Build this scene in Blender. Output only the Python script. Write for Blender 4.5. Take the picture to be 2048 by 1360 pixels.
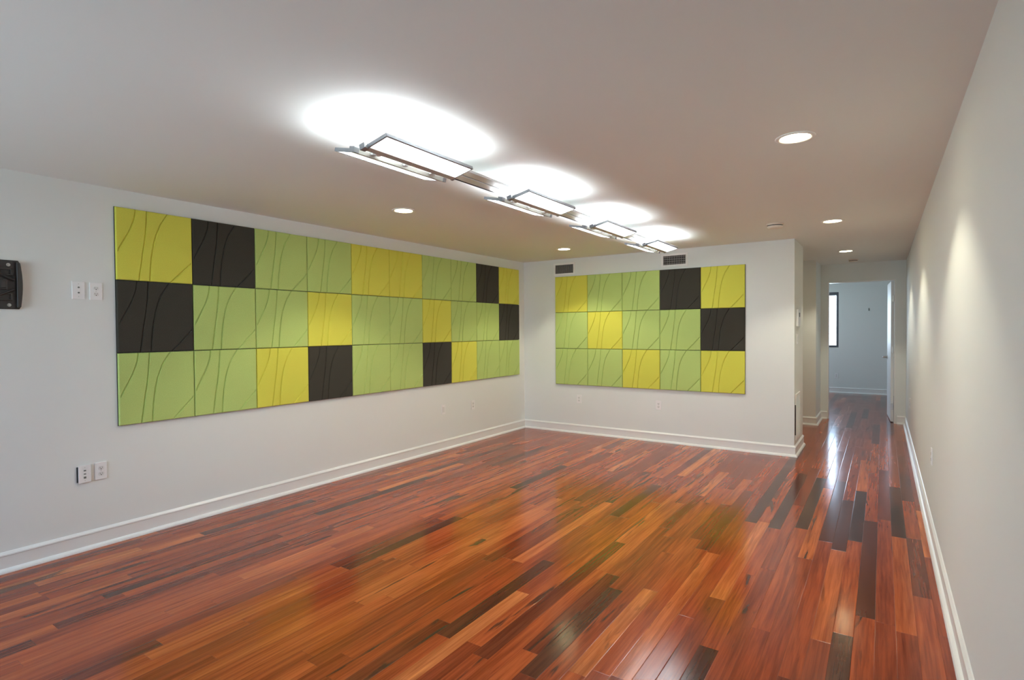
import bpy, bmesh, math, random
from mathutils import Vector, Matrix

sc = bpy.context.scene
for o in list(bpy.data.objects):
    bpy.data.objects.remove(o, do_unlink=True)
COL = sc.collection
PI = math.pi

# ------------------------------------------------------------------ camera
CAM = Vector((4.4026, -6.8587, 1.4421))
YAW, PIT, ROL = 0.59302, -0.01769, -0.00741
cam_d = bpy.data.cameras.new('camera')
cam_o = bpy.data.objects.new('camera', cam_d)
COL.objects.link(cam_o)
fwd = Vector((-math.sin(YAW) * math.cos(PIT), math.cos(YAW) * math.cos(PIT), math.sin(PIT)))
rgt = Vector((math.cos(YAW), math.sin(YAW), 0))
upv = rgt.cross(fwd)
r2 = math.cos(ROL) * rgt + math.sin(ROL) * upv
u2 = -math.sin(ROL) * rgt + math.cos(ROL) * upv
m = Matrix((r2, u2, -fwd)).transposed().to_4x4()
m.translation = CAM
cam_o.matrix_world = m
cam_d.sensor_fit = 'HORIZONTAL'
cam_d.sensor_width = 36.0
cam_d.lens = 36.0 * 1099.57 / 2048.0
cam_d.clip_start = 0.02
sc.camera = cam_o

# ------------------------------------------------------------------ world and exposure
W = bpy.data.worlds.new('world')
sc.world = W
W.use_nodes = True
wn = W.node_tree
wn.nodes.clear()
wo = wn.nodes.new('ShaderNodeOutputWorld')
wb = wn.nodes.new('ShaderNodeBackground')
wtc = wn.nodes.new('ShaderNodeTexCoord')
wsp = wn.nodes.new('ShaderNodeSeparateXYZ')
wrp = wn.nodes.new('ShaderNodeValToRGB')
wrp.color_ramp.elements[0].position = 0.50
wrp.color_ramp.elements[0].color = (0.60, 0.71, 0.81, 1)
wrp.color_ramp.elements[1].position = 0.75
wrp.color_ramp.elements[1].color = (0.43, 0.65, 0.97, 1)
ge = wrp.color_ramp.elements.new(0.44)
ge.color = (0.46, 0.60, 0.69, 1)
wma = wn.nodes.new('ShaderNodeMath'); wma.operation = 'MULTIPLY_ADD'
wma.inputs[1].default_value = 0.5; wma.inputs[2].default_value = 0.5
wn.links.new(wtc.outputs['Generated'], wsp.inputs[0])
wn.links.new(wsp.outputs['Z'], wma.inputs[0])
wn.links.new(wma.outputs[0], wrp.inputs[0])
wn.links.new(wrp.outputs[0], wb.inputs[0])
wb.inputs[1].default_value = 6.2
wn.links.new(wb.outputs[0], wo.inputs[0])

vs = sc.view_settings
vs.view_transform = 'Standard'
vs.look = 'None'
vs.gamma = 1.0
vs.use_curve_mapping = False
vs.exposure = 1.20
sc.cycles.use_denoising = True
sc.cycles.max_bounces = 14
sc.cycles.diffuse_bounces = 8
sc.cycles.sample_clamp_indirect = 6.0
sc.cycles.caustics_reflective = False
sc.cycles.caustics_refractive = False

H = 2.44          # ceiling
XR = 3.587        # end of the back wall
XW = 4.693        # right wall
Y1, Y2, Y3 = 0.78, 2.38, 3.14   # side corridor opening, door wall
YREAR = -8.5
YF = 7.30         # far wall of the far room

# ------------------------------------------------------------------ light settings
DOWN_W, DOWN_COL = 27.0, (1.0, 0.93, 0.73)
LENS_E = 15.0
PANEL_E, UP_E = 7.0, 21.0
PANEL_COL = (0.87, 0.94, 1.0)


# ------------------------------------------------------------------ material helpers
def mat(name, col=(0.8, 0.8, 0.8), rough=0.5, metal=0.0, spec=0.5, bump=0.0, bscale=200.0,
        var=0.0, vscale=30.0, emit=0.0, ecol=None):
    M = bpy.data.materials.new(name)
    M.use_nodes = True
    n = M.node_tree
    b = n.nodes['Principled BSDF']
    b.inputs['Base Color'].default_value = (*col, 1)
    b.inputs['Roughness'].default_value = rough
    b.inputs['Metallic'].default_value = metal
    b.inputs['Specular IOR Level'].default_value = spec
    tc = n.nodes.new('ShaderNodeTexCoord')
    if var > 0:
        t = n.nodes.new('ShaderNodeTexNoise')
        t.inputs['Scale'].default_value = vscale
        t.inputs['Detail'].default_value = 4
        n.links.new(tc.outputs['Object'], t.inputs['Vector'])
        r = n.nodes.new('ShaderNodeValToRGB')
        r.color_ramp.elements[0].position = 0.3
        r.color_ramp.elements[1].position = 0.7
        r.color_ramp.elements[0].color = (*[c * (1 - var) for c in col], 1)
        r.color_ramp.elements[1].color = (*[min(1, c * (1 + var)) for c in col], 1)
        n.links.new(t.outputs['Fac'], r.inputs[0])
        n.links.new(r.outputs[0], b.inputs['Base Color'])
    if bump > 0:
        t = n.nodes.new('ShaderNodeTexNoise')
        t.inputs['Scale'].default_value = bscale
        t.inputs['Detail'].default_value = 3
        n.links.new(tc.outputs['Object'], t.inputs['Vector'])
        bp = n.nodes.new('ShaderNodeBump')
        bp.inputs['Strength'].default_value = bump
        bp.inputs['Distance'].default_value = 0.001
        n.links.new(t.outputs['Fac'], bp.inputs['Height'])
        n.links.new(bp.outputs[0], b.inputs['Normal'])
    if emit > 0:
        b.inputs['Emission Color'].default_value = (*(ecol or col), 1)
        b.inputs['Emission Strength'].default_value = emit
    return M


def floor_material():
    M = bpy.data.materials.new('tigerwood_planks')
    M.use_nodes = True
    n = M.node_tree
    N, L = n.nodes, n.links
    b = N['Principled BSDF']

    def math_(op, a, c=None, d=None):
        x = N.new('ShaderNodeMath'); x.operation = op
        for i, v in enumerate((a, c, d)):
            if v is None:
                continue
            if isinstance(v, (int, float)):
                x.inputs[i].default_value = v
            else:
                L.new(v, x.inputs[i])
        return x.outputs[0]

    def comb(x, y, z):
        c = N.new('ShaderNodeCombineXYZ')
        for i, v in enumerate((x, y, z)):
            if isinstance(v, (int, float)):
                c.inputs[i].default_value = v
            else:
                L.new(v, c.inputs[i])
        return c.outputs[0]

    def white(vec):
        w = N.new('ShaderNodeTexWhiteNoise'); w.noise_dimensions = '3D'
        L.new(vec, w.inputs['Vector'])
        s = N.new('ShaderNodeSeparateColor'); L.new(w.outputs['Color'], s.inputs[0])
        return s.outputs[0], s.outputs[1], s.outputs[2]

    def noise(vec, scale, detail=4, rough=0.5, dist=0.0):
        t = N.new('ShaderNodeTexNoise'); L.new(vec, t.inputs['Vector'])
        t.inputs['Scale'].default_value = scale
        t.inputs['Detail'].default_value = detail
        t.inputs['Roughness'].default_value = rough
        t.inputs['Distortion'].default_value = dist
        return t.outputs['Fac']

    def ramp(f, stops, interp='LINEAR'):
        r = N.new('ShaderNodeValToRGB'); L.new(f, r.inputs[0])
        cr = r.color_ramp; cr.interpolation = interp
        while len(cr.elements) < len(stops):
            cr.elements.new(0.5)
        for e, (p, c) in zip(cr.elements, stops):
            e.position = p
            e.color = (*c, 1) if len(c) == 3 else c
        return r.outputs[0]

    def mixc(f, a, c, mode='MIX'):
        x = N.new('ShaderNodeMix'); x.data_type = 'RGBA'; x.blend_type = mode
        if isinstance(f, (int, float)):
            x.inputs[0].default_value = f
        else:
            L.new(f, x.inputs[0])
        for i, v in ((6, a), (7, c)):
            if isinstance(v, tuple):
                x.inputs[i].default_value = (*v, 1)
            else:
                L.new(v, x.inputs[i])
        return x.outputs[2]

    tc = N.new('ShaderNodeTexCoord')
    sp = N.new('ShaderNodeSeparateXYZ'); L.new(tc.outputs['Object'], sp.inputs[0])
    X, Y = sp.outputs[0], sp.outputs[1]
    PW = 0.0826
    xs = math_('DIVIDE', X, PW)
    row = math_('FLOOR', xs)
    fx = math_('FRACT', xs)
    ra, rb, rc = white(comb(row, 3.3, 7.1))
    plen = math_('MULTIPLY_ADD', ra, 0.95, 0.85)
    ys = math_('DIVIDE', math_('MULTIPLY_ADD', rb, 5.0, math_('ADD', Y, 20.0)), plen)
    seg = math_('FLOOR', ys)
    fy = math_('FRACT', ys)
    ia, ib, ic = white(comb(row, seg, 1.7))
    ja, jb, jc = white(comb(row, seg, 9.2))
    # darker, redder boards towards the hallway side; weaker light there is painted in too
    lot_and_dim = N.new('ShaderNodeMapRange'); lot_and_dim.interpolation_type = 'SMOOTHSTEP'
    L.new(X, lot_and_dim.inputs[0])
    lot_and_dim.inputs[1].default_value = 2.6; lot_and_dim.inputs[2].default_value = 4.1
    lot_and_dim.inputs[3].default_value = 1.0; lot_and_dim.inputs[4].default_value = 2.1
    base = ramp(math_('POWER', ia, lot_and_dim.outputs[0]), [(0.0, (0.07, 0.020, 0.009)), (0.035, (0.15, 0.027, 0.010)), (0.12, (0.235, 0.040, 0.012)),
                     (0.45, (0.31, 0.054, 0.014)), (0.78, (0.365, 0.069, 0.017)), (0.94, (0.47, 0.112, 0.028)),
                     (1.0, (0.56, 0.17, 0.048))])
    # grain follows the plank
    off = math_('MULTIPLY', ib, 37.0)
    g1 = noise(comb(math_('ADD', math_('MULTIPLY', X, 1.0), off), math_('MULTIPLY', Y, 0.03), jc), 95.0, 5, 0.6, 0.4)
    base = mixc(1.0, base, ramp(g1, [(0.28, (0.66, 0.60, 0.55)), (0.55, (1.0, 1.0, 1.0)), (0.8, (1.18, 1.22, 1.2))]), 'MULTIPLY')
    # broad bands inside a plank
    g2 = noise(comb(math_('ADD', X, off), math_('MULTIPLY', Y, 0.055), ja), 24.0, 3, 0.5, 0.9)
    base = mixc(1.0, base, ramp(g2, [(0.32, (0.72, 0.62, 0.55)), (0.52, (1.0, 1.0, 1.0)), (0.72, (1.25, 1.32, 1.3))]), 'MULTIPLY')
    # dark tiger figure on some of the planks
    g3 = noise(comb(math_('ADD', X, off), math_('MULTIPLY', Y, 0.10), jb), 13.0, 4, 0.55, 1.1)
    st = ramp(g3, [(0.56, (0, 0, 0)), (0.63, (1, 1, 1))])
    sel = ramp(ic, [(0.62, (0, 0, 0)), (0.72, (1, 1, 1))])
    amt = math_('MULTIPLY', math_('MULTIPLY', st, sel), 0.82)
    base = mixc(amt, base, (0.035, 0.016, 0.010))
    # thin seams
    ex = math_('MINIMUM', fx, math_('SUBTRACT', 1.0, fx))
    ey = math_('MULTIPLY', math_('MINIMUM', fy, math_('SUBTRACT', 1.0, fy)), math_('DIVIDE', plen, PW))
    e = math_('MINIMUM', ex, ey)
    seam = ramp(e, [(0.0, (1, 1, 1)), (0.014, (0, 0, 0))])
    base = mixc(math_('MULTIPLY', seam, 0.5), base, (0.06, 0.02, 0.01))
    L.new(base, b.inputs['Base Color'])
    # varnish
    rn = noise(comb(X, Y, 0.0), 3.0, 4, 0.6)
    L.new(math_('ADD', math_('MULTIPLY_ADD', rn, 0.08, 0.10), math_('MULTIPLY', ja, 0.04)), b.inputs['Roughness'])
    b.inputs['Specular IOR Level'].default_value = 0.42
    hgt = math_('ADD', math_('MULTIPLY', ramp(e, [(0.0, (0, 0, 0)), (0.03, (1, 1, 1))]), 0.25),
                math_('ADD', math_('MULTIPLY', math_('MULTIPLY', fx, math_('SUBTRACT', jb, 0.5)), 0.55),
                      math_('MULTIPLY', g1, 0.05)))
    hgt = math_('ADD', hgt, math_('MULTIPLY', noise(comb(X, math_('MULTIPLY', Y, 0.5), 0.0), 9.0, 2), 0.5))
    bp = N.new('ShaderNodeBump')
    bp.inputs['Strength'].default_value = 0.6
    bp.inputs['Distance'].default_value = 0.0016
    L.new(hgt, bp.inputs['Height'])
    L.new(bp.outputs[0], b.inputs['Normal'])
    return M


def felt(name, c, dark):
    M = bpy.data.materials.new(name)
    M.use_nodes = True
    n = M.node_tree
    b = n.nodes['Principled BSDF']
    b.inputs['Roughness'].default_value = 0.95
    b.inputs['Specular IOR Level'].default_value = 0.12
    b.inputs['Sheen Weight'].default_value = 0.12
    tc = n.nodes.new('ShaderNodeTexCoord')
    t = n.nodes.new('ShaderNodeTexNoise')
    t.inputs['Scale'].default_value = 260; t.inputs['Detail'].default_value = 5
    t.inputs['Roughness'].default_value = 0.75
    n.links.new(tc.outputs['Object'], t.inputs['Vector'])
    r = n.nodes.new('ShaderNodeValToRGB')
    r.color_ramp.elements[0].position = 0.36; r.color_ramp.elements[0].color = (*dark, 1)
    r.color_ramp.elements[1].position = 0.62; r.color_ramp.elements[1].color = (*c, 1)
    n.links.new(t.outputs['Fac'], r.inputs[0])
    n.links.new(r.outputs[0], b.inputs['Base Color'])
    bp = n.nodes.new('ShaderNodeBump')
    bp.inputs['Strength'].default_value = 0.35; bp.inputs['Distance'].default_value = 0.0006
    n.links.new(t.outputs['Fac'], bp.inputs['Height'])
    n.links.new(bp.outputs[0], b.inputs['Normal'])
    return M


def glass_material():
    M = bpy.data.materials.new('window_glass')
    M.use_nodes = True
    n = M.node_tree
    n.nodes.clear()
    o = n.nodes.new('ShaderNodeOutputMaterial')
    mx = n.nodes.new('ShaderNodeMixShader')
    tr = n.nodes.new('ShaderNodeBsdfTransparent'); tr.inputs[0].default_value = (0.96, 0.98, 0.99, 1)
    gl = n.nodes.new('ShaderNodeBsdfGlossy'); gl.inputs['Roughness'].default_value = 0.02
    fr = n.nodes.new('ShaderNodeFresnel'); fr.inputs[0].default_value = 1.45
    n.links.new(fr.outputs[0], mx.inputs[0]); n.links.new(tr.outputs[0], mx.inputs[1])
    n.links.new(gl.outputs[0], mx.inputs[2]); n.links.new(mx.outputs[0], o.inputs[0])
    return M


m_wall = mat('wall_paint', (0.785, 0.812, 0.782), 0.62, bump=0.12, bscale=160, spec=0.3)
m_ceil = mat('ceiling_paint', (0.81, 0.832, 0.80), 0.75, bump=0.10, bscale=160, spec=0.2)
m_trim = mat('trim_paint', (0.83, 0.83, 0.80), 0.33, bump=0.05, bscale=60)
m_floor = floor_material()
m_green = felt('green_felt', (0.53, 0.66, 0.215), (0.38, 0.50, 0.14))
m_yellow = felt('lime_felt', (0.73, 0.71, 0.105), (0.60, 0.585, 0.08))
m_dark = felt('charcoal_felt', (0.062, 0.057, 0.044), (0.038, 0.035, 0.027))
m_gap_shade = mat('gap_shade_black', (0.012, 0.012, 0.009), 0.9, var=0.2)  # near-black, puts shade into the gaps between felt panels
m_plastic = mat('white_plastic', (0.86, 0.86, 0.85), 0.3, bump=0.02, bscale=40)
m_insert = mat('ivory_insert', (0.76, 0.76, 0.74), 0.35, var=0.02)
m_slot = mat('dark_slot', (0.03, 0.03, 0.03), 0.6, var=0.2)
m_jack = mat('jack_plastic', (0.16, 0.17, 0.15), 0.5, var=0.2, vscale=300)
m_alu = mat('brushed_aluminium', (0.66, 0.66, 0.65), 0.42, metal=0.35, bump=0.06, bscale=300)
m_rail = mat('rail_aluminium', (0.50, 0.49, 0.44), 0.5, metal=0.2, bump=0.05, bscale=300)
m_alu_dark = mat('frame_aluminium', (0.27, 0.27, 0.28), 0.45, metal=0.5, bump=0.05, bscale=300)
m_black = mat('track_channel', (0.02, 0.02, 0.02), 0.6, var=0.1)
m_steel = mat('satin_nickel', (0.60, 0.59, 0.56), 0.28, metal=1.0, bump=0.03, bscale=200)
m_mount = mat('black_powder_coat', (0.026, 0.021, 0.018), 0.5, bump=0.15, bscale=500)
m_bolt = mat('bright_bolt', (0.42, 0.41, 0.39), 0.35, metal=1.0, var=0.05)
m_grille = mat('register_paint', (0.88, 0.88, 0.85), 0.4, bump=0.04, bscale=80)
m_duct = mat('duct_interior', (0.035, 0.030, 0.028), 0.8, var=0.3)
m_blade = mat('register_blade', (0.50, 0.49, 0.46), 0.5, var=0.08)
m_winframe = mat('window_metal', (0.13, 0.14, 0.16), 0.4, metal=0.4, bump=0.04, bscale=200)
m_door = mat('door_paint', (0.80, 0.82, 0.82), 0.4, bump=0.04, bscale=60)
m_shell = mat('detector_shell', (0.78, 0.70, 0.60), 0.45, var=0.03)
m_glass = glass_material()
m_lens = mat('downlight_lens', (0.9, 0.85, 0.75), 0.4, emit=LENS_E, ecol=(1.0, 0.88, 0.52), var=0.01)
m_diff = mat('panel_diffuser', (0.9, 0.92, 0.95), 0.4, emit=PANEL_E, ecol=PANEL_COL, var=0.01)
m_up = mat('uplight_diffuser', (0.9, 0.92, 0.95), 0.4, emit=UP_E, ecol=PANEL_COL, var=0.01)


# ------------------------------------------------------------------ mesh helpers
def obj(name, bm, material, parent=None, smooth=False, recalc=True):
    if recalc:
        bmesh.ops.recalc_face_normals(bm, faces=bm.faces)
    me = bpy.data.meshes.new(name)
    bm.to_mesh(me); bm.free()
    me.materials.append(material)
    if smooth:
        for p in me.polygons:
            p.use_smooth = True
    o = bpy.data.objects.new(name, me)
    COL.objects.link(o)
    if parent is not None:
        o.parent = parent
    return o


def box(bm, x0, y0, z0, x1, y1, z1, bev=0.0, segs=2):
    t = bmesh.new()
    bmesh.ops.create_cube(t, size=1.0)
    for v in t.verts:
        v.co = Vector((x0 + (v.co.x + .5) * (x1 - x0), y0 + (v.co.y + .5) * (y1 - y0), z0 + (v.co.z + .5) * (z1 - z0)))
    if bev > 0:
        bmesh.ops.bevel(t, geom=t.edges[:], offset=bev, segments=segs, profile=0.6, affect='EDGES')
    merge(bm, t)
    return bm


def merge(bm, t, M=None):
    mp = {}
    for v in t.verts:
        mp[v] = bm.verts.new(M @ v.co if M else v.co)
    for f in t.faces:
        try:
            bm.faces.new([mp[v] for v in f.verts])
        except ValueError:
            pass
    t.free()


def cyl(bm, p0, p1, r, seg=16, r1=None):
    p0, p1 = Vector(p0), Vector(p1)
    d = p1 - p0
    t = bmesh.new()
    bmesh.ops.create_cone(t, cap_ends=True, segments=seg, radius1=r, radius2=r if r1 is None else r1, depth=d.length)
    q = d.to_track_quat('Z', 'Y').to_matrix().to_4x4()
    merge(bm, t, Matrix.Translation((p0 + p1) / 2) @ q)
    return bm


def lathe(bm, prof, c, seg=48, axis='Z'):
    """revolve (radius, height) points about a vertical axis through c"""
    rings = []
    for r, h in prof:
        if r < 1e-6:
            rings.append([bm.verts.new((c[0], c[1], c[2] + h))])
        else:
            rings.append([bm.verts.new((c[0] + r * math.cos(2 * PI * k / seg), c[1] + r * math.sin(2 * PI * k / seg), c[2] + h))
                          for k in range(seg)])
    for a, b_ in zip(rings, rings[1:]):
        for k in range(seg):
            j = (k + 1) % seg
            if len(a) == 1 and len(b_) == 1:
                continue
            if len(a) == 1:
                bm.faces.new((a[0], b_[k], b_[j]))
            elif len(b_) == 1:
                bm.faces.new((a[k], a[j], b_[0]))
            else:
                bm.faces.new((a[k], a[j], b_[j], b_[k]))
    return bm


def struct(name, bm, material, parent=None):
    o = obj(name, bm, material, parent)
    if parent is None:
        o['kind'] = 'structure'
    return o


def thing(name, label, cat, loc=(0, 0, 0), group=None):
    o = bpy.data.objects.new(name, None)
    o.empty_display_size = 0.05
    COL.objects.link(o)
    o.location = loc
    o['label'] = label; o['category'] = cat
    if group:
        o['group'] = group
    return o


def tag(o, label, cat, group=None):
    o['label'] = label; o['category'] = cat
    if group:
        o['group'] = group
    return o


# ------------------------------------------------------------------ room shell
def wall_with_holes(bm, axis, c0, c1, a0, a1, z0, z1, holes):
    """wall slab between c0..c1 on `axis`, spanning a0..a1 along the other axis, with rectangular holes (b0,b1,zb,zt)"""
    As = sorted({a0, a1, *[h for q in holes for h in q[:2]]})
    Zs = sorted({z0, z1, *[h for q in holes for h in q[2:]]})
    for i in range(len(As) - 1):
        for k in range(len(Zs) - 1):
            am, zm = (As[i] + As[i + 1]) / 2, (Zs[k] + Zs[k + 1]) / 2
            if any(q[0] < am < q[1] and q[2] < zm < q[3] for q in holes):
                continue
            if axis == 'y':
                box(bm, As[i], c0, Zs[k], As[i + 1], c1, Zs[k + 1])
            else:
                box(bm, c0, As[i], Zs[k], c1, As[i + 1], Zs[k + 1])
    return bm


T = 0.12
X_FARL, X_FARR = 1.10, 5.60       # far room side walls
X_CORR = 1.2                      # end of the side corridor
REAR_WIN = [(0.20, 1.90, 0.60, 2.15), (2.45, 3.65, 0.60, 2.15)]
FAR_WIN = (2.45, 3.595, 1.010, 2.235)
ADDED_SIDE_WIN = (5.4, 6.5, 1.0, 2.235)  # unseen window, added and sized to brighten the far room
DX0, DX1, DZ = 3.678, 4.568, 2.165

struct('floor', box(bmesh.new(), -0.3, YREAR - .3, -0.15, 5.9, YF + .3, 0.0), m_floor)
struct('ceiling', box(bmesh.new(), -0.3, YREAR - .3, H, 5.9, YF + .3, H + 0.2), m_ceil)
struct('wall_left', box(bmesh.new(), -T, YREAR, 0, 0, 0, H), m_wall)
# back wall block with its side that faces the hallway
REG = [(.535, .827, 2.236, 2.362), (2.098, 2.386, 2.247, 2.364)]
bm = wall_with_holes(bmesh.new(), 'y', 0, .10, -T, XR, 0, H, REG)
box(bm, -T, .10, 0, XR, Y1, H)
struct('wall_back', bm, m_wall)
struct('wall_right', box(bmesh.new(), XW, YREAR, 0, XW + T, Y3 + T, H), m_wall)
struct('wall_rear', wall_with_holes(bmesh.new(), 'y', YREAR - T, YREAR, -T, XW + T, 0, H, REAR_WIN), m_wall)
struct('wall_corridor', box(bmesh.new(), X_CORR - T, Y2, 0, XR, Y3, H), m_wall)
struct('wall_corridor_end', box(bmesh.new(), X_CORR - T, Y1, 0, X_CORR, Y2, H), m_wall)
struct('wall_door_side', wall_with_holes(bmesh.new(), 'y', Y3, Y3 + T, X_FARL - T, X_FARR + T, 0, H, [(DX0, DX1, 0, DZ)]), m_wall)
struct('wall_far', wall_with_holes(bmesh.new(), 'y', YF, YF + T, X_FARL - T, X_FARR + T, 0, H, [FAR_WIN]), m_wall)
struct('wall_far_left', wall_with_holes(bmesh.new(), 'x', X_FARL - T, X_FARL, Y3 + T, YF, 0, H, [ADDED_SIDE_WIN]), m_wall)
struct('wall_far_right', box(bmesh.new(), X_FARR, Y3 + T, 0, X_FARR + T, YF, H), m_wall)

# baseboard profile (distance from wall, height)
BB = [(0.0, 0.0), (0.034, 0.0), (0.033, 0.008), (0.029, 0.016), (0.022, 0.022), (0.015, 0.025), (0.013, 0.026),
      (0.013, 0.098), (0.016, 0.102), (0.015, 0.109), (0.010, 0.115), (0.005, 0.121), (0.0, 0.124)]


def baseboard(name, pts, closed=False):
    """pts = floor polyline along the wall; room on the LEFT of the walking direction"""
    bm = bmesh.new()
    P = [Vector(p) for p in pts]
    n = len(P)
    rings = []
    for i in range(n):
        d0 = (P[i] - P[i - 1]).normalized() if i > 0 else None
        d1 = (P[i + 1] - P[i]).normalized() if i < n - 1 else None
        if d0 is None: d0 = d1
        if d1 is None: d1 = d0
        n0 = Vector((-d0.y, d0.x)); n1 = Vector((-d1.y, d1.x))
        mv = (n0 + n1); mv = mv / max(mv.dot(n0), 1e-6)
        rings.append([bm.verts.new((P[i].x + mv.x * d, P[i].y + mv.y * d, z)) for d, z in BB])
    k = len(BB)
    for a, b_ in zip(rings, rings[1:]):
        for j in range(k):
            bm.faces.new((a[j], a[(j + 1) % k], b_[(j + 1) % k], b_[j]))
    bm.faces.new(rings[0]); bm.faces.new(rings[-1])
    return struct(name, bm, m_trim)


e = 0.0
baseboard('baseboard_left', [(e, YREAR), (e, 0.0)][::-1])
baseboard('baseboard_back', [(XR, Y1), (XR, 0.0), (0.0, 0.0)])
baseboard('baseboard_right', [(XW, YREAR), (XW, Y3), (DX1 + 0.02, Y3)])
baseboard('baseboard_corridor', [(DX0, Y3), (XR, Y3), (XR, Y2), (X_CORR, Y2)])
baseboard('baseboard_far', [(X_FARR, YF), (X_FARL, YF)])
baseboard('baseboard_rear', [(0.0, YREAR), (XW, YREAR)])


# windows (structure): rear pair behind the camera and the one in the far room
def window(name, x0, x1, z0, z1, yin, yout, mull=None):
    s = 1 if yout > yin else -1
    bm = bmesh.new()
    f = 0.045
    ya, yb = sorted((yin + s * 0.02, yin + s * 0.07))
    box(bm, x0, ya, z0, x0 + f, yb, z1, .003)
    box(bm, x1 - f, ya, z0, x1, yb, z1, .003)
    box(bm, x0 + f, ya, z0, x1 - f, yb, z0 + f, .003)
    box(bm, x0 + f, ya, z1 - f * 1.6, x1 - f, yb, z1, .003)
    if mull:
        xm = (x0 + x1) / 2
        box(bm, xm - f / 2, ya, z0 + f, xm + f / 2, yb, z1 - f * 1.6, .003)
    w = obj(name, bm, m_winframe)
    w['kind'] = 'structure'
    ym = (ya + yb) / 2
    obj('window_pane', box(bmesh.new(), x0 + f - .004, ym - .003, z0 + f - .004, x1 - f + .004, ym + .003, z1 - f * 1.6 + .004), m_glass, w)
    sill = box(bmesh.new(), x0 + .001, min(yin - s * .012, yin + s * .02), z0, x1 - .001, max(yin - s * .012, yin + s * .02), z0 + .014, .003)
    obj('window_sill', sill, m_winframe if name == 'window_1' else m_trim, w)
    return w


window('window_1', *FAR_WIN, YF, YF + T)
for i, q in enumerate(REAR_WIN):
    window('window_%d' % (i + 2), *q, YREAR, YREAR - T, True)


def portal(name, x0, x1, z0, z1, y, sgn):
    l = bpy.data.lights.new(name, 'AREA')
    l.shape = 'RECTANGLE'; l.size = x1 - x0; l.size_y = z1 - z0
    l.cycles.is_portal = True
    o = bpy.data.objects.new(name, l)
    COL.objects.link(o)
    o.location = ((x0 + x1) / 2, y, (z0 + z1) / 2)
    o.rotation_euler = (PI / 2 * sgn, 0, 0)
    return o


portal('window_daylight', *FAR_WIN, YF + T, -1)
po = portal('window_daylight', *ADDED_SIDE_WIN, 0, -1)  # daylight portal of the added side window
po.location = (X_FARL - T, (ADDED_SIDE_WIN[0] + ADDED_SIDE_WIN[1]) / 2, (ADDED_SIDE_WIN[2] + ADDED_SIDE_WIN[3]) / 2)
po.rotation_euler = (PI / 2, 0, -PI / 2)
for q in REAR_WIN:
    portal('window_daylight', *q, YREAR - T, 1)

# door jamb lining and slab (slab swung into the far room)
bm = bmesh.new()
J = 0.018
box(bm, DX0, Y3 + .004, 0, DX0 + J, Y3 + T + .004, DZ, .002)
box(bm, DX1 - J, Y3 + .004, 0, DX1, Y3 + T + .004, DZ, .002)
box(bm, DX0 + J, Y3 + .004, DZ - J, DX1 - J, Y3 + T + .004, DZ, .002)
struct('trim_1', bm, m_trim)

SL, ST = 0.86, 0.038
door = bpy.data.objects.new('door_1', None)
COL.objects.link(door)
door['kind'] = 'structure'
door.location = (DX1 - J - 0.004, Y3 + T + 0.010, 0)
door.rotation_euler = (0, 0, math.radians(2.6))
bm = box(bmesh.new(), -ST, 0, 0.012, 0, SL, DZ - J - .004, .0025)
obj('door_slab', bm, m_door, door)
bm = bmesh.new()
box(bm, -ST - .006, SL - .085, 0.925, -ST + .001, SL - .035, 0.995, .002)
cyl(bm, (-ST - .004, SL - .060, .96), (-ST - .062, SL - .060, .96), .013)
cyl(bm, (-ST - .058, SL - .052, .96), (-ST - .062, SL - .180, .958), .011)
cyl(bm, (-ST - .062, SL - .178, .958), (-ST - .014, SL - .188, .958), .009)
obj('door_handle', bm, m_steel, door, smooth=False)
bm = bmesh.new()
box(bm, -.001, SL - .085, 0.925, .006, SL - .035, 0.995, .002)
cyl(bm, (.004, SL - .060, .96), (.048, SL - .060, .96), .011)
cyl(bm, (.045, SL - .060, .96), (.047, SL - .175, .958), .009)
obj('door_handle', bm, m_steel, door, smooth=False)
for z in (0.24, 1.10, 1.88):
    bm = bmesh.new()
    box(bm, -ST + .004, -.0015, z - .05, -.004, .001, z + .05, .0005)
    cyl(bm, (.002, -.006, z - .05), (.002, -.006, z + .05), .0055, 10)
    obj('door_hinge', bm, m_steel, door)

# ------------------------------------------------------------------ acoustic panels
PITCH, PS, PT = 0.50653, 0.5018, 0.027
CA = [(0, .245), (.10, .232), (.16, .218), (.30, .168), (.45, .094), (.61, .010), (.70, -.045), (1, -.3)]
CB = [(0, .390), (.25, .372), (.45, .350), (.62, .324), (.80, .300), (1, .272)]
CC = [(0, .667), (.08, .618), (.17, .564), (.27, .523), (.38, .488), (.50, .463), (.64, .442), (.80, .425), (1, .413)]
CD = [(0, 1.85), (.5, 1.18), (.68, .992), (.78, .90), (.84, .842), (.92, .765), (.96, .725), (1, .690)]


def interp(C, v):
    n = len(C)
    for i in range(n - 1):
        if v <= C[i + 1][0] + 1e-9:
            x0, y0 = C[i]; x1, y1 = C[i + 1]
            m0 = (C[i + 1][1] - C[i - 1][1]) / (C[i + 1][0] - C[i - 1][0]) if i > 0 else (y1 - y0) / (x1 - x0)
            m1 = (C[i + 2][1] - C[i][1]) / (C[i + 2][0] - C[i][0]) if i + 2 < n else (y1 - y0) / (x1 - x0)
            h = x1 - x0; t = (v - x0) / h
            return ((2 * t ** 3 - 3 * t ** 2 + 1) * y0 + (t ** 3 - 2 * t ** 2 + t) * h * m0
                    + (-2 * t ** 3 + 3 * t ** 2) * y1 + (t ** 3 - t ** 2) * h * m1)
    return C[-1][1]


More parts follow.
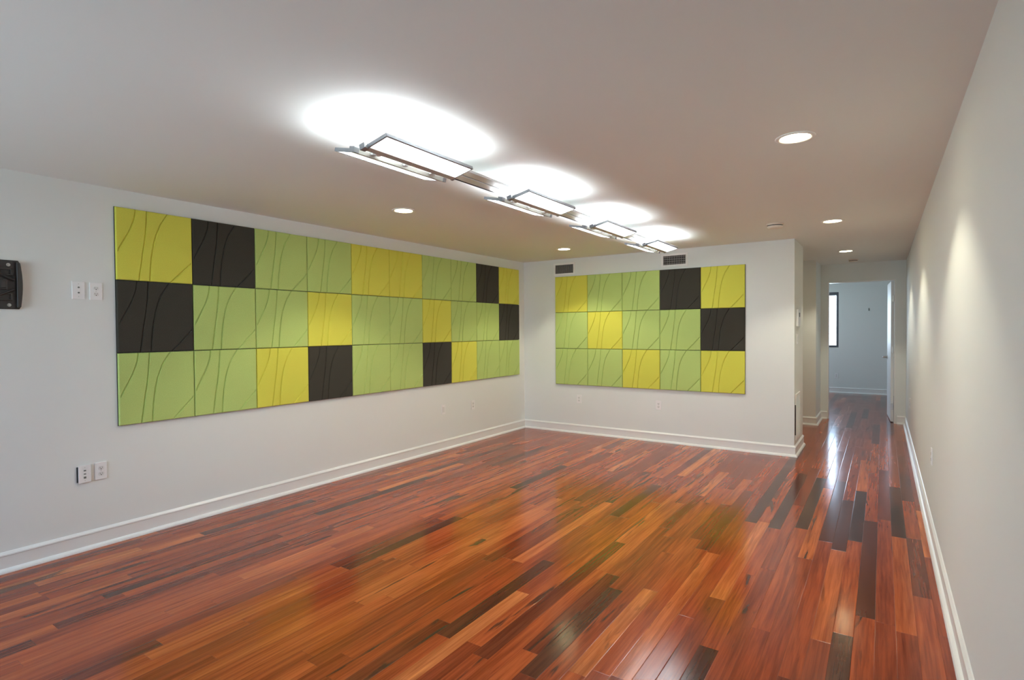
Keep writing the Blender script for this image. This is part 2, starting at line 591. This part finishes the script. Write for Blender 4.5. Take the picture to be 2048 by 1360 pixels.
def panel_mesh():
    """local: x 0..PS to the right, z 0..-PS downwards, y 0 at the wall, -PT at the face"""
    bm = bmesh.new()
    NV = 56
    GW, GD = 0.0062, 0.0085      # groove half width and depth, metres
    rows = []
    edge = [(0.0, 0.0), (0.006, 0.0), (0.0095, 0.0)]
    vs_ = [0, .004, .010] + [.010 + (PS - .020) * k / NV for k in range(1, NV)] + [PS - .010, PS - .004, PS]

    def round_(d):          # how far the face falls back at distance d from an edge
        r = 0.007
        return 0.0 if d >= r else r - math.sqrt(max(0, r * r - (r - d) ** 2))
    for z in vs_:
        v = z / PS
        cols = [(0, 0), (.0015, 0), (.004, 0), (.008, 0)]
        for C in (CA, CB, CC, CD):
            c = interp(C, v) * PS
            sl = abs(interp(C, min(1, v + .01)) - interp(C, max(0, v - .01))) / (min(1, v + .01) - max(0, v - .01))
            w = GW * math.sqrt(1 + sl * sl)
            for k, dd in ((-1, 0), (-.45, .75), (0, 1), (.45, .75), (1, 0)):
                x = c + k * w
                xc = min(max(x, .0085), PS - .0085)
                dep = GD * dd
                if x < .0085 - 1e-9 or x > PS - .0085 + 1e-9:
                    # outside the face: let the groove run out only when its centre is still near the edge
                    dep = 0
                cols.append((xc, dep))
        cols += [(PS - .008, 0), (PS - .004, 0), (PS - .0015, 0), (PS, 0)]
        row = []
        for x, dep in cols:
            fall = max(round_(min(x, PS - x)), round_(min(z, PS - z)))
            row.append(bm.verts.new((x, -(PT - fall - dep), -z)))
        rows.append(row)
    for a, b_ in zip(rows, rows[1:]):
        for i in range(len(a) - 1):
            bm.faces.new((a[i], a[i + 1], b_[i + 1], b_[i]))
    # sides back to the wall
    per = rows[0] + [r[-1] for r in rows[1:]] + rows[-1][-2::-1] + [r[0] for r in rows[-2:0:-1]]
    back = [bm.verts.new((v.co.x, -0.0085, v.co.z)) for v in per]
    n = len(per)
    for i in range(n):
        bm.faces.new((per[i], back[i], back[(i + 1) % n], per[(i + 1) % n]))
    bm.faces.new(back)
    bmesh.ops.remove_doubles(bm, verts=bm.verts, dist=1e-5)
    bmesh.ops.recalc_face_normals(bm, faces=bm.faces)
    return bm


PMESH = {}
base_bm = panel_mesh()
for key, mm in (('Y', m_yellow), ('G', m_green), ('D', m_dark)):
    me = bpy.data.meshes.new('acoustic_panel')
    base_bm.to_mesh(me)
    me.materials.append(mm)
    PMESH[key] = me
base_bm.free()

bb_bm = box(bmesh.new(), -.0022, -.0085, -PS - .0022, PS + .0022, -.0004, .0022)  # dark board added behind each panel so the gaps look shaded
bmesh.ops.recalc_face_normals(bb_bm, faces=bb_bm.faces)
BACK = bpy.data.meshes.new('gap_shade_board')
bb_bm.to_mesh(BACK); bb_bm.free()
BACK.materials.append(m_gap_shade)


def add_gap_shade(parent):
    b_ = bpy.data.objects.new('gap_shade_board', BACK)
    COL.objects.link(b_)
    b_.parent = parent


ORD = ['first', 'second', 'third', 'fourth', 'fifth', 'sixth', 'seventh', 'eighth', 'ninth', 'tenth']
CN = {'Y': 'lime-yellow', 'G': 'mottled green', 'D': 'charcoal'}
ROWN = ['top', 'middle', 'bottom']
LG = ['YDGGYYGGDY', 'DGGYGGYGGD', 'GGYDGGDYGG']
BG = ['YGGDY', 'GYGGD', 'GGYGY']
LY0, LZ0 = -5.2338, 2.3172
BX0, BZ0 = 0.5403, 2.1926
rnd = random.Random(4)
for r in range(3):
    for c in range(10):
        k = LG[r][c]
        o = bpy.data.objects.new('acoustic_panel', PMESH[k]); COL.objects.link(o)
        o.location = (0.0, LY0 + c * PITCH + .0024, LZ0 - r * PITCH - .0024)
        o.rotation_euler = (0, 0, PI / 2)          # local +x runs along +Y, face towards +X
        tag(o, '%s felt wall panel, %s from left in %s row of the long left wall' % (CN[k], ORD[c], ROWN[r]),
            'acoustic panel', 'grooved felt panels on the long left wall')
        add_gap_shade(o)
for r in range(3):
    for c in range(5):
        k = BG[r][c]
        o = bpy.data.objects.new('acoustic_panel', PMESH[k]); COL.objects.link(o)
        o.location = (BX0 + c * PITCH + .0024, 0.0, BZ0 - r * PITCH - .0024)
        tag(o, '%s felt wall panel, %s from left in %s row of the back wall' % (CN[k], ORD[c], ROWN[r]),
            'acoustic panel', 'grooved felt panels on the back wall')
        add_gap_shade(o)

# ------------------------------------------------------------------ recessed downlights
DL = [((4.020, -3.625), 'round downlight nearest the camera, above the right side of the room'),
      ((1.112, -3.567), 'round downlight above the middle of the long left wall panels'),
      ((1.140, -0.855), 'round downlight near the back left corner of the ceiling'),
      ((4.012, -0.910), 'round downlight beside the smoke detector at the hallway entrance'),
      ((4.004, 1.510), 'small round downlight deepest in the hallway ceiling')]


def make_downlight(x, y):
    t = thing('recessed_downlight', '', 'ceiling light', (x, y, H), 'round recessed ceiling lights')
    bm = bmesh.new()
    lathe(bm, [(.096, -.0002), (.096, -.003), (.092, -.0055), (.080, -.0065), (.074, -.005), (.071, -.0004)], (0, 0, 0))
    obj('trim_ring', bm, m_grille, t, smooth=True)
    bm = bmesh.new()
    lathe(bm, [(0.0, -.0045), (.04, -.0043), (.066, -.0034), (.0712, -.0012)], (0, 0, 0))
    obj('lens', bm, m_lens, t, smooth=True)
    return t


def down_lamp(x, y, w=DOWN_W):
    l = bpy.data.lights.new('downlight_lamp', 'SPOT')
    l.energy = w; l.color = DOWN_COL
    l.spot_size = math.radians(116); l.spot_blend = 0.35
    l.shadow_soft_size = 0.05
    o = bpy.data.objects.new('downlight_lamp', l)
    COL.objects.link(o)
    o.location = (x, y, H - .012)
    return o


first = None
for (x, y), lab in DL:
    if first is None:
        first = make_downlight(x, y); t = first
    else:
        t = first.copy(); COL.objects.link(t); t.location = (x, y, H)
        for ch in list(first.children):
            c2 = ch.copy(); COL.objects.link(c2); c2.parent = t
    t['label'] = lab
    down_lamp(x, y)

# ------------------------------------------------------------------ ceiling detectors
def detector(x, y, lab, r=0.062, h=0.034):
    t = thing('smoke_detector', lab, 'smoke detector', (x, y, H))
    bm = bmesh.new()
    lathe(bm, [(r * 1.02, -.0002), (r * 1.02, -.008), (r * .93, -.009), (r * .93, -.014)], (0, 0, 0))
    obj('mounting_base', bm, m_shell, t, smooth=False)
    bm = bmesh.new()
    lathe(bm, [(r * .80, -.012), (r * .80, -.021)], (0, 0, 0), 40)
    for k in range(12):
        a = 2 * PI * k / 12
        box(bm, r * .80 * math.cos(a) - .003, r * .80 * math.sin(a) - .003, -.022, r * .80 * math.cos(a) + .003, r * .80 * math.sin(a) + .003, -.013)
    obj('sensor_vents', bm, m_slot, t)
    bm = bmesh.new()
    lathe(bm, [(r * .90, -.0205), (r * .92, -.024), (r * .84, -h * .93), (r * .55, -h), (0.0, -h)], (0, 0, 0))
    obj('cover', bm, m_shell, t, smooth=True)
    return t


detector(3.546, -1.071, 'round smoke detector on the ceiling left of a downlight, before the hallway', .076, .042)
detector(4.045, 2.615, 'tiny smoke detector on the hallway ceiling above the open doorway')


# ------------------------------------------------------------------ air registers on the back wall
def register(x0, x1, z0, z1, lab, cross):
    t = thing('air_register', lab, 'air vent', ((x0 + x1) / 2, 0, z0), 'white air registers above the back wall panels')
    w, h = x1 - x0, z1 - z0
    fr = 0.026
    bm = bmesh.new()
    a, b_ = -w / 2, w / 2
    box(bm, a, -.010, 0, a + fr, -.0005, h, .002)
    box(bm, b_ - fr, -.010, 0, b_, -.0005, h, .002)
    box(bm, a + fr, -.010, 0, b_ - fr, -.0005, fr, .002)
    box(bm, a + fr, -.010, h - fr, b_ - fr, -.0005, h, .002)
    obj('frame', bm, m_grille, t)
    bm = bmesh.new()
    la, lb, lc, ld = a + .0235, b_ - .0235, .0235, h - .0235
    box(bm, la, .0970, lc, lb, .0990, ld)
    box(bm, la, .001, lc, la + .001, .097, ld); box(bm, lb - .001, .001, lc, lb, .097, ld)
    box(bm, la, .001, lc, lb, .097, lc + .001); box(bm, la, .001, ld - .001, lb, .097, ld)
    obj('duct_opening', bm, m_duct, t)
    n = 13
    for k in range(n):
        xx = a + fr + (w - 2 * fr) * (k + .5) / n
        obj('vertical_blade', box(bmesh.new(), xx - .0013, -.0090, fr - .001, xx + .0013, .008, h - fr + .001), m_blade, t)
    if cross:
        for k in range(4):
            zz = fr + (h - 2 * fr) * (k + .5) / 4
            obj('horizontal_blade', box(bmesh.new(), a + fr, -.0050, zz - .0012, b_ - fr, .012, zz + .0012), m_blade, t)
    obj('damper_lever', box(bmesh.new(), b_ - fr * .75, -.018, h * .46, b_ - fr * .5, -.009, h * .60, .002), m_grille, t)
    return t


register(.512, .850, 2.213, 2.385, 'white-framed air register near the back left corner, over the first panel', False)
register(2.075, 2.409, 2.224, 2.387, 'white-framed air register above the charcoal panel of the back wall', True)


# ------------------------------------------------------------------ wall plates
def plate(kind, pos, face, lab, tilt=0.0, sx=1.0):
    """face: rotation about z so that local -y points into the room"""
    cat = {'duplex': 'outlet', 'coax': 'wall plate', 'data': 'wall plate', 'blank': 'wall plate', 'switch': 'light switch'}[kind]
    name = {'duplex': 'power_outlet', 'coax': 'cable_wall_plate', 'data': 'data_wall_plate', 'blank': 'rocker_wall_plate', 'switch': 'light_switch'}[kind]
    t = thing(name, lab, cat, pos)
    t.rotation_euler = (0, 0, face)
    w, h = 0.070 * sx, 0.116
    bm = box(bmesh.new(), -w / 2, -.0065, -h / 2, w / 2, -.0003, h / 2, .0022, 3)
    pl = obj('cover_plate', bm, m_plastic, t)
    if kind == 'duplex':
        for s in (-1, 1):
            bm = bmesh.new()
            n = 24
            ring = []
            for k in range(n):
                a = 2 * PI * k / n
                ring.append((.0165 * math.cos(a), max(-.0125, min(.0125, .0165 * math.sin(a))) + s * .0195))
            f = [bm.verts.new((x, -.0082, z)) for x, z in ring]
            bk = [bm.verts.new((x * 1.04, -.0060, s * .0195 + (z - s * .0195) * 1.04)) for x, z in ring]
            bm.faces.new(f)
            for k in range(n):
                bm.faces.new((f[k], f[(k + 1) % n], bk[(k + 1) % n], bk[k]))
            rc = obj('receptacle', bm, m_insert, t)
            bm = bmesh.new()
            box(bm, -.0075, -.0086, s * .0195 - .002, -.0055, -.0080, s * .0195 + .0068)
            box(bm, .0055, -.0086, s * .0195 - .001, .0075, -.0080, s * .0195 + .0060)
            cyl(bm, (0, -.0080, s * .0195 - .0075), (0, -.0087, s * .0195 - .0075), .0030, 12)
            obj('slots', bm, m_slot, rc)
        obj('screw', cyl(bmesh.new(), (0, -.006, 0), (0, -.0078, 0), .0030, 12), m_steel, t)
    elif kind == 'coax':
        for z in (.019, -.016):
            bm = cyl(bmesh.new(), (0, -.006, z), (0, -.011, z), .0058, 6)
            obj('coax_jack', bm, m_jack, t)
        for z in (.042, -.042):
            obj('screw', cyl(bmesh.new(), (0, -.006, z), (0, -.0076, z), .0024, 10), m_steel, t)
    elif kind == 'data':
        for z, (jw, jh) in ((.022, (.013, .008)), (0, (.013, .007)), (-.024, (.014, .013))):
            obj('data_jack', box(bmesh.new(), -jw / 2, -.0078, z - jh / 2, jw / 2, -.0058, z + jh / 2, .0006), m_jack, t)
        for z in (.022, 0):
            obj('label_mark', box(bmesh.new(), .017, -.0070, z - .002, .022, -.0060, z + .002), m_insert, t)
        for z in (.043, -.043):
            obj('screw', cyl(bmesh.new(), (0, -.006, z), (0, -.0076, z), .0024, 10), m_steel, t)
    elif kind in ('blank', 'switch'):
        bm = box(bmesh.new(), -.0165 * sx, -.0082, -.033, .0165 * sx, -.0055, .033, .0012)
        obj('rocker', bm, m_insert, t)
        bm = bmesh.new()
        for s in (-1, 1):
            box(bm, s * .0172 * sx - .0006, -.0069, -.034, s * .0172 * sx + .0006, -.0060, .034)
        obj('rocker_gap', bm, m_jack, t)
    return t


FL = PI / 2     # left wall: local -y points to +X
FR = -PI / 2    # right wall: local -y points to -X
plate('coax', (0, -5.444, 1.727), FL, 'white cable plate with two dark jacks, upper left on the left wall')
plate('duplex', (0, -5.347, 1.725), FL, 'white power outlet directly right of the two-jack plate, high on left wall')
p = plate('data', (0.008, -5.433, .509), FL, 'crooked white data plate with dark jacks standing off low on left wall')
obj('open_wall_box', box(bmesh.new(), -.042, .0005, -.052, .030, .0078, .050), m_slot, p)
plate('duplex', (0, -5.339, .510), FL, 'white power outlet right of the crooked data plate, low on left wall')
plate('blank', (0, -1.825, .489), FL, 'narrow white rocker plate under the seventh panel column of the left wall', sx=.9)
plate('duplex', (0, -1.247, .480), FL, 'white power outlet low on left wall nearest the back corner')
plate('duplex', (.903, 0, .478), 0, 'white power outlet under the first panel of the back wall')
plate('duplex', (2.034, 0, .470), 0, 'white power outlet under the third panel of the back wall')
plate('duplex', (XW, -2.075, .545), FR, 'white power outlet seen edge-on, nearest on the right wall')
plate('duplex', (XW, 1.56, .500), FR, 'tiny power outlet far along the right wall by the doorway')
plate('duplex', (3.557, YF, .377), 0, 'power outlet below the window on the far room wall')
plate('switch', (XR, .235, 1.317), PI / 2, 'wide light switch plate on the hallway side of the back wall corner', sx=1.65)
# thermostat above that switch
t = thing('thermostat', 'slim white thermostat above the switch, on the hallway side of the corner', 'thermostat', (XR, .240, 1.56))
t.rotation_euler = (0, 0, PI / 2)
obj('housing', box(bmesh.new(), -.108, -.024, -.098, .108, -.0004, .098, .005), m_plastic, t)
obj('dial_window', box(bmesh.new(), -.050, -.0250, .010, .050, -.0225, .060, .0008), m_jack, t)
# low return grille on the same face
t = thing('return_air_grille', 'low cream return grille on the hallway side of the corner, above baseboard', 'air vent', (XR, .242, .175))
t.rotation_euler = (0, 0, PI / 2)
bm = bmesh.new()
box(bm, -.19, -.014, 0, -.165, -.0015, .52, .002); box(bm, .165, -.014, 0, .19, -.0004, .52, .002)
box(bm, -.165, -.014, 0, .165, -.0004, .025, .002); box(bm, -.165, -.014, .495, .165, -.0004, .52, .002)
obj('frame', bm, m_grille, t)
bm = box(bmesh.new(), -.165, -.0020, .025, .165, -.0004, .495)
box(bm, -.198, -.0100, .06, -.1905, -.0004, .40)  # dark strip painting the shade where the frame stands off the wall
obj('duct_opening', bm, m_duct, t)
bm = bmesh.new()
for k in range(22):
    z = .035 + k * .0213
    q = [bm.verts.new(v) for v in ((-.165, -.012, z), (.165, -.012, z), (.165, -.003, z + .017), (-.165, -.003, z + .017),
                                   (-.165, -.0135, z + .0015), (.165, -.0135, z + .0015), (.165, -.0045, z + .0185), (-.165, -.0045, z + .0185))]
    for f in ((0, 1, 2, 3), (4, 5, 6, 7), (0, 1, 5, 4), (1, 2, 6, 5), (2, 3, 7, 6), (3, 0, 4, 7)):
        bm.faces.new([q[i] for i in f])
obj('louvres', bm, m_grille, t)

# small hook on the far room wall
t = thing('wall_hook', 'small dark hook high on the grey far room wall', 'hook', (4.159, YF, 1.835))
bm = bmesh.new()
box(bm, -.010, -.004, -.028, .010, -.0004, .028, .0015)
cyl(bm, (0, -.003, -.012), (0, -.030, -.022), .004, 10)
cyl(bm, (0, -.030, -.022), (0, -.036, .004), .004, 10)
obj('hook_body', bm, m_jack, t)

# ------------------------------------------------------------------ television wall mount at the left edge
t = thing('television_wall_mount', 'black television wall bracket cut off by the left edge of the photo', 'wall mount', (0, -5.80, 1.59))
ME = 0.062      # right edge (towards +Y) in local y


def prism_yz(bm, pts, x0, x1, bev=0.0):
    tt = bmesh.new()
    a = [tt.verts.new((x0, y, z)) for y, z in pts]
    b_ = [tt.verts.new((x1, y, z)) for y, z in pts]
    tt.faces.new(a); tt.faces.new(b_)
    n = len(pts)
    for i in range(n):
        tt.faces.new((a[i], a[(i + 1) % n], b_[(i + 1) % n], b_[i]))
    bmesh.ops.recalc_face_normals(tt, faces=tt.faces)
    if bev:
        bmesh.ops.bevel(tt, geom=tt.edges[:], offset=bev, segments=3, profile=.6, affect='EDGES')
    merge(bm, tt)
    return bm


# plate: slightly bowed right edge
pts = [(-.42, .005), (ME - .008, .003), (ME - .003, .012)] + \
      [(ME - .003 + .010 * math.sin(PI * k / 10), .012 + .276 * k / 10) for k in range(1, 10)] + \
      [(ME - .003, .288), (ME - .010, .300), (-.42, .302)]
wp = obj('wall_plate', prism_yz(bmesh.new(), pts, .0006, .010, .003), m_mount, t)
pts = [(ME - .022, .012)] + [(ME - .004 + .010 * math.sin(PI * k / 10), .014 + .272 * k / 10) for k in range(0, 11)] + [(ME - .022, .288)]
obj('edge_rail', prism_yz(bmesh.new(), pts, .008, .030, .005), m_mount, t)
for z0, z1 in ((.055, .100), (.205, .250)):
    bm = bmesh.new()
    box(bm, .008, -.40, z0, .022, ME - .040, z0 + .008, .002)
    box(bm, .008, -.40, z1 - .008, .022, ME - .040, z1, .002)
    box(bm, .008, ME - .050, z0, .022, ME - .040, z1, .002)
    obj('slotted_rail', bm, m_mount, t)
bm = bmesh.new()
box(bm, .010, -.050, .118, .034, -.006, .180, .004)
box(bm, .034, -.040, .128, .044, -.012, .172, .004)
obj('pivot_block', bm, m_mount, t)
for (ya, za, yb, zb) in ((-.12, .262, .028, .178), (-.12, .044, .028, .122)):
    bm = bmesh.new()
    cyl(bm, (.024, ya, za), (.024, yb, zb), .0065, 12)
    obj('tilt_arm', bm, m_mount, t, smooth=False)
for z in (.028, .272):
    bm = cyl(bmesh.new(), (.008, .006, z), (.011, .006, z), .010, 20)
    cyl(bm, (.010, .006, z), (.016, .006, z), .0055, 6)
    obj('lag_bolt', bm, m_bolt, t)

# ------------------------------------------------------------------ suspended linear light
FX = 2.370
fix = thing('suspended_linear_light', 'long suspended light with eight tilted glowing panels on an aluminium track', 'pendant light', (FX, -5.20, 2.30))


def fobj(name, bm, mm, parent=None, smooth=False):
    """mesh given in world coordinates, stored relative to the fixture's empty"""
    for v in bm.verts:
        v.co -= fix.location
    return obj(name, bm, mm, parent or fix, smooth)


YS, YE = -4.86, -0.87
ZT = 2.352
for s in (-1, 1):
    xa, xb = sorted((FX + s * .008, FX + s * .078))
    bm = bmesh.new()
    box(bm, xa, YS, ZT - .006, xb, YE, ZT + .006, .0015)
    fobj('track_rail', bm, m_alu)
    xo = FX + s * .078
    bm = box(bmesh.new(), min(xo, xo + s * .005), YS, ZT - .010, max(xo, xo + s * .005), YE, ZT + .004)
    fobj('track_edge', bm, m_black if s < 0 else m_alu)
fobj('track_channel', box(bmesh.new(), FX - .008, YS, ZT + .001, FX + .008, YE, ZT + .010), m_black)
for y in (-4.845, -1.20):
    bm = bmesh.new()
    cyl(bm, (FX, y, ZT + .008), (FX, y, H - .004), .0020, 8)
    fobj('suspension_cable', bm, m_steel)
    bm = bmesh.new()
    lathe(bm, [(0.022, 0), (.022, -.004), (.012, -.008), (.006, -.014), (0, -.014)], (FX, y, H), 24)
    fobj('ceiling_canopy', bm, m_steel, smooth=True)

PL, PWD, TILT = 0.630, 0.155, math.radians(12.5)
for i in range(4):
    yc = -5.107 + 1.2065 * i
    for s in (1, -1):
        ux, uz = s * math.cos(TILT), math.sin(TILT)       # outwards
        nx, nz = -s * math.sin(TILT), math.cos(TILT)      # up
        ox, oz = FX + s * .030, 2.285

        def L(bm_):
            for v in bm_.verts:
                u, y, w = v.co
                v.co = Vector((ox + ux * u + nx * w, yc + y, oz + uz * u + nz * w))
            return bm_
        f = bmesh.new()
                      # thick inner rail
        box(f, PWD - .010, 0, .001, PWD, PL, .019, .0015)
        box(f, .018, 0, .001, PWD - .010, .011, .019, .0015)
        box(f, .018, PL - .008, .001, PWD - .010, PL, .019, .0015)
        box(f, -.010, -.018, -.002, .026, .014, .026, .003)    # end blocks
        box(f, -.006, PL - .010, -.001, .014, PL + .012, .021, .003)
        pn = fobj('light_panel', L(f), m_alu_dark)
        fobj('inner_rail', L(box(bmesh.new(), 0, .008, -.001, .034, PL - .006, .024, .003)), m_rail, pn)
        d = bmesh.new()
        box(d, .0330, .0105, .0035, PWD - .0095, PL - .0075, .0065)
        fobj('lower_diffuser', L(d), m_diff, pn)
        d = bmesh.new()
        box(d, .0335, .012, .0120, PWD - .011, PL - .009, .0150)
        fobj('upper_diffuser', L(d), m_up, pn)
        a = bmesh.new()
        for yy in (.10, PL / 2, PL - .10):
            box(a, -.020, yy - .012, .012, .012, yy + .012, .030, .002)
        fobj('hinge_brackets', L(a), m_alu, pn)
for i in range(4):
    yc = -5.107 + 1.2065 * i
    for yy in (.12, PL - .12):
        bm = box(bmesh.new(), FX - .020, yc + yy - .015, 2.296, FX + .020, yc + yy + .015, ZT - .004, .003)
        fobj('drop_bracket', bm, m_alu)
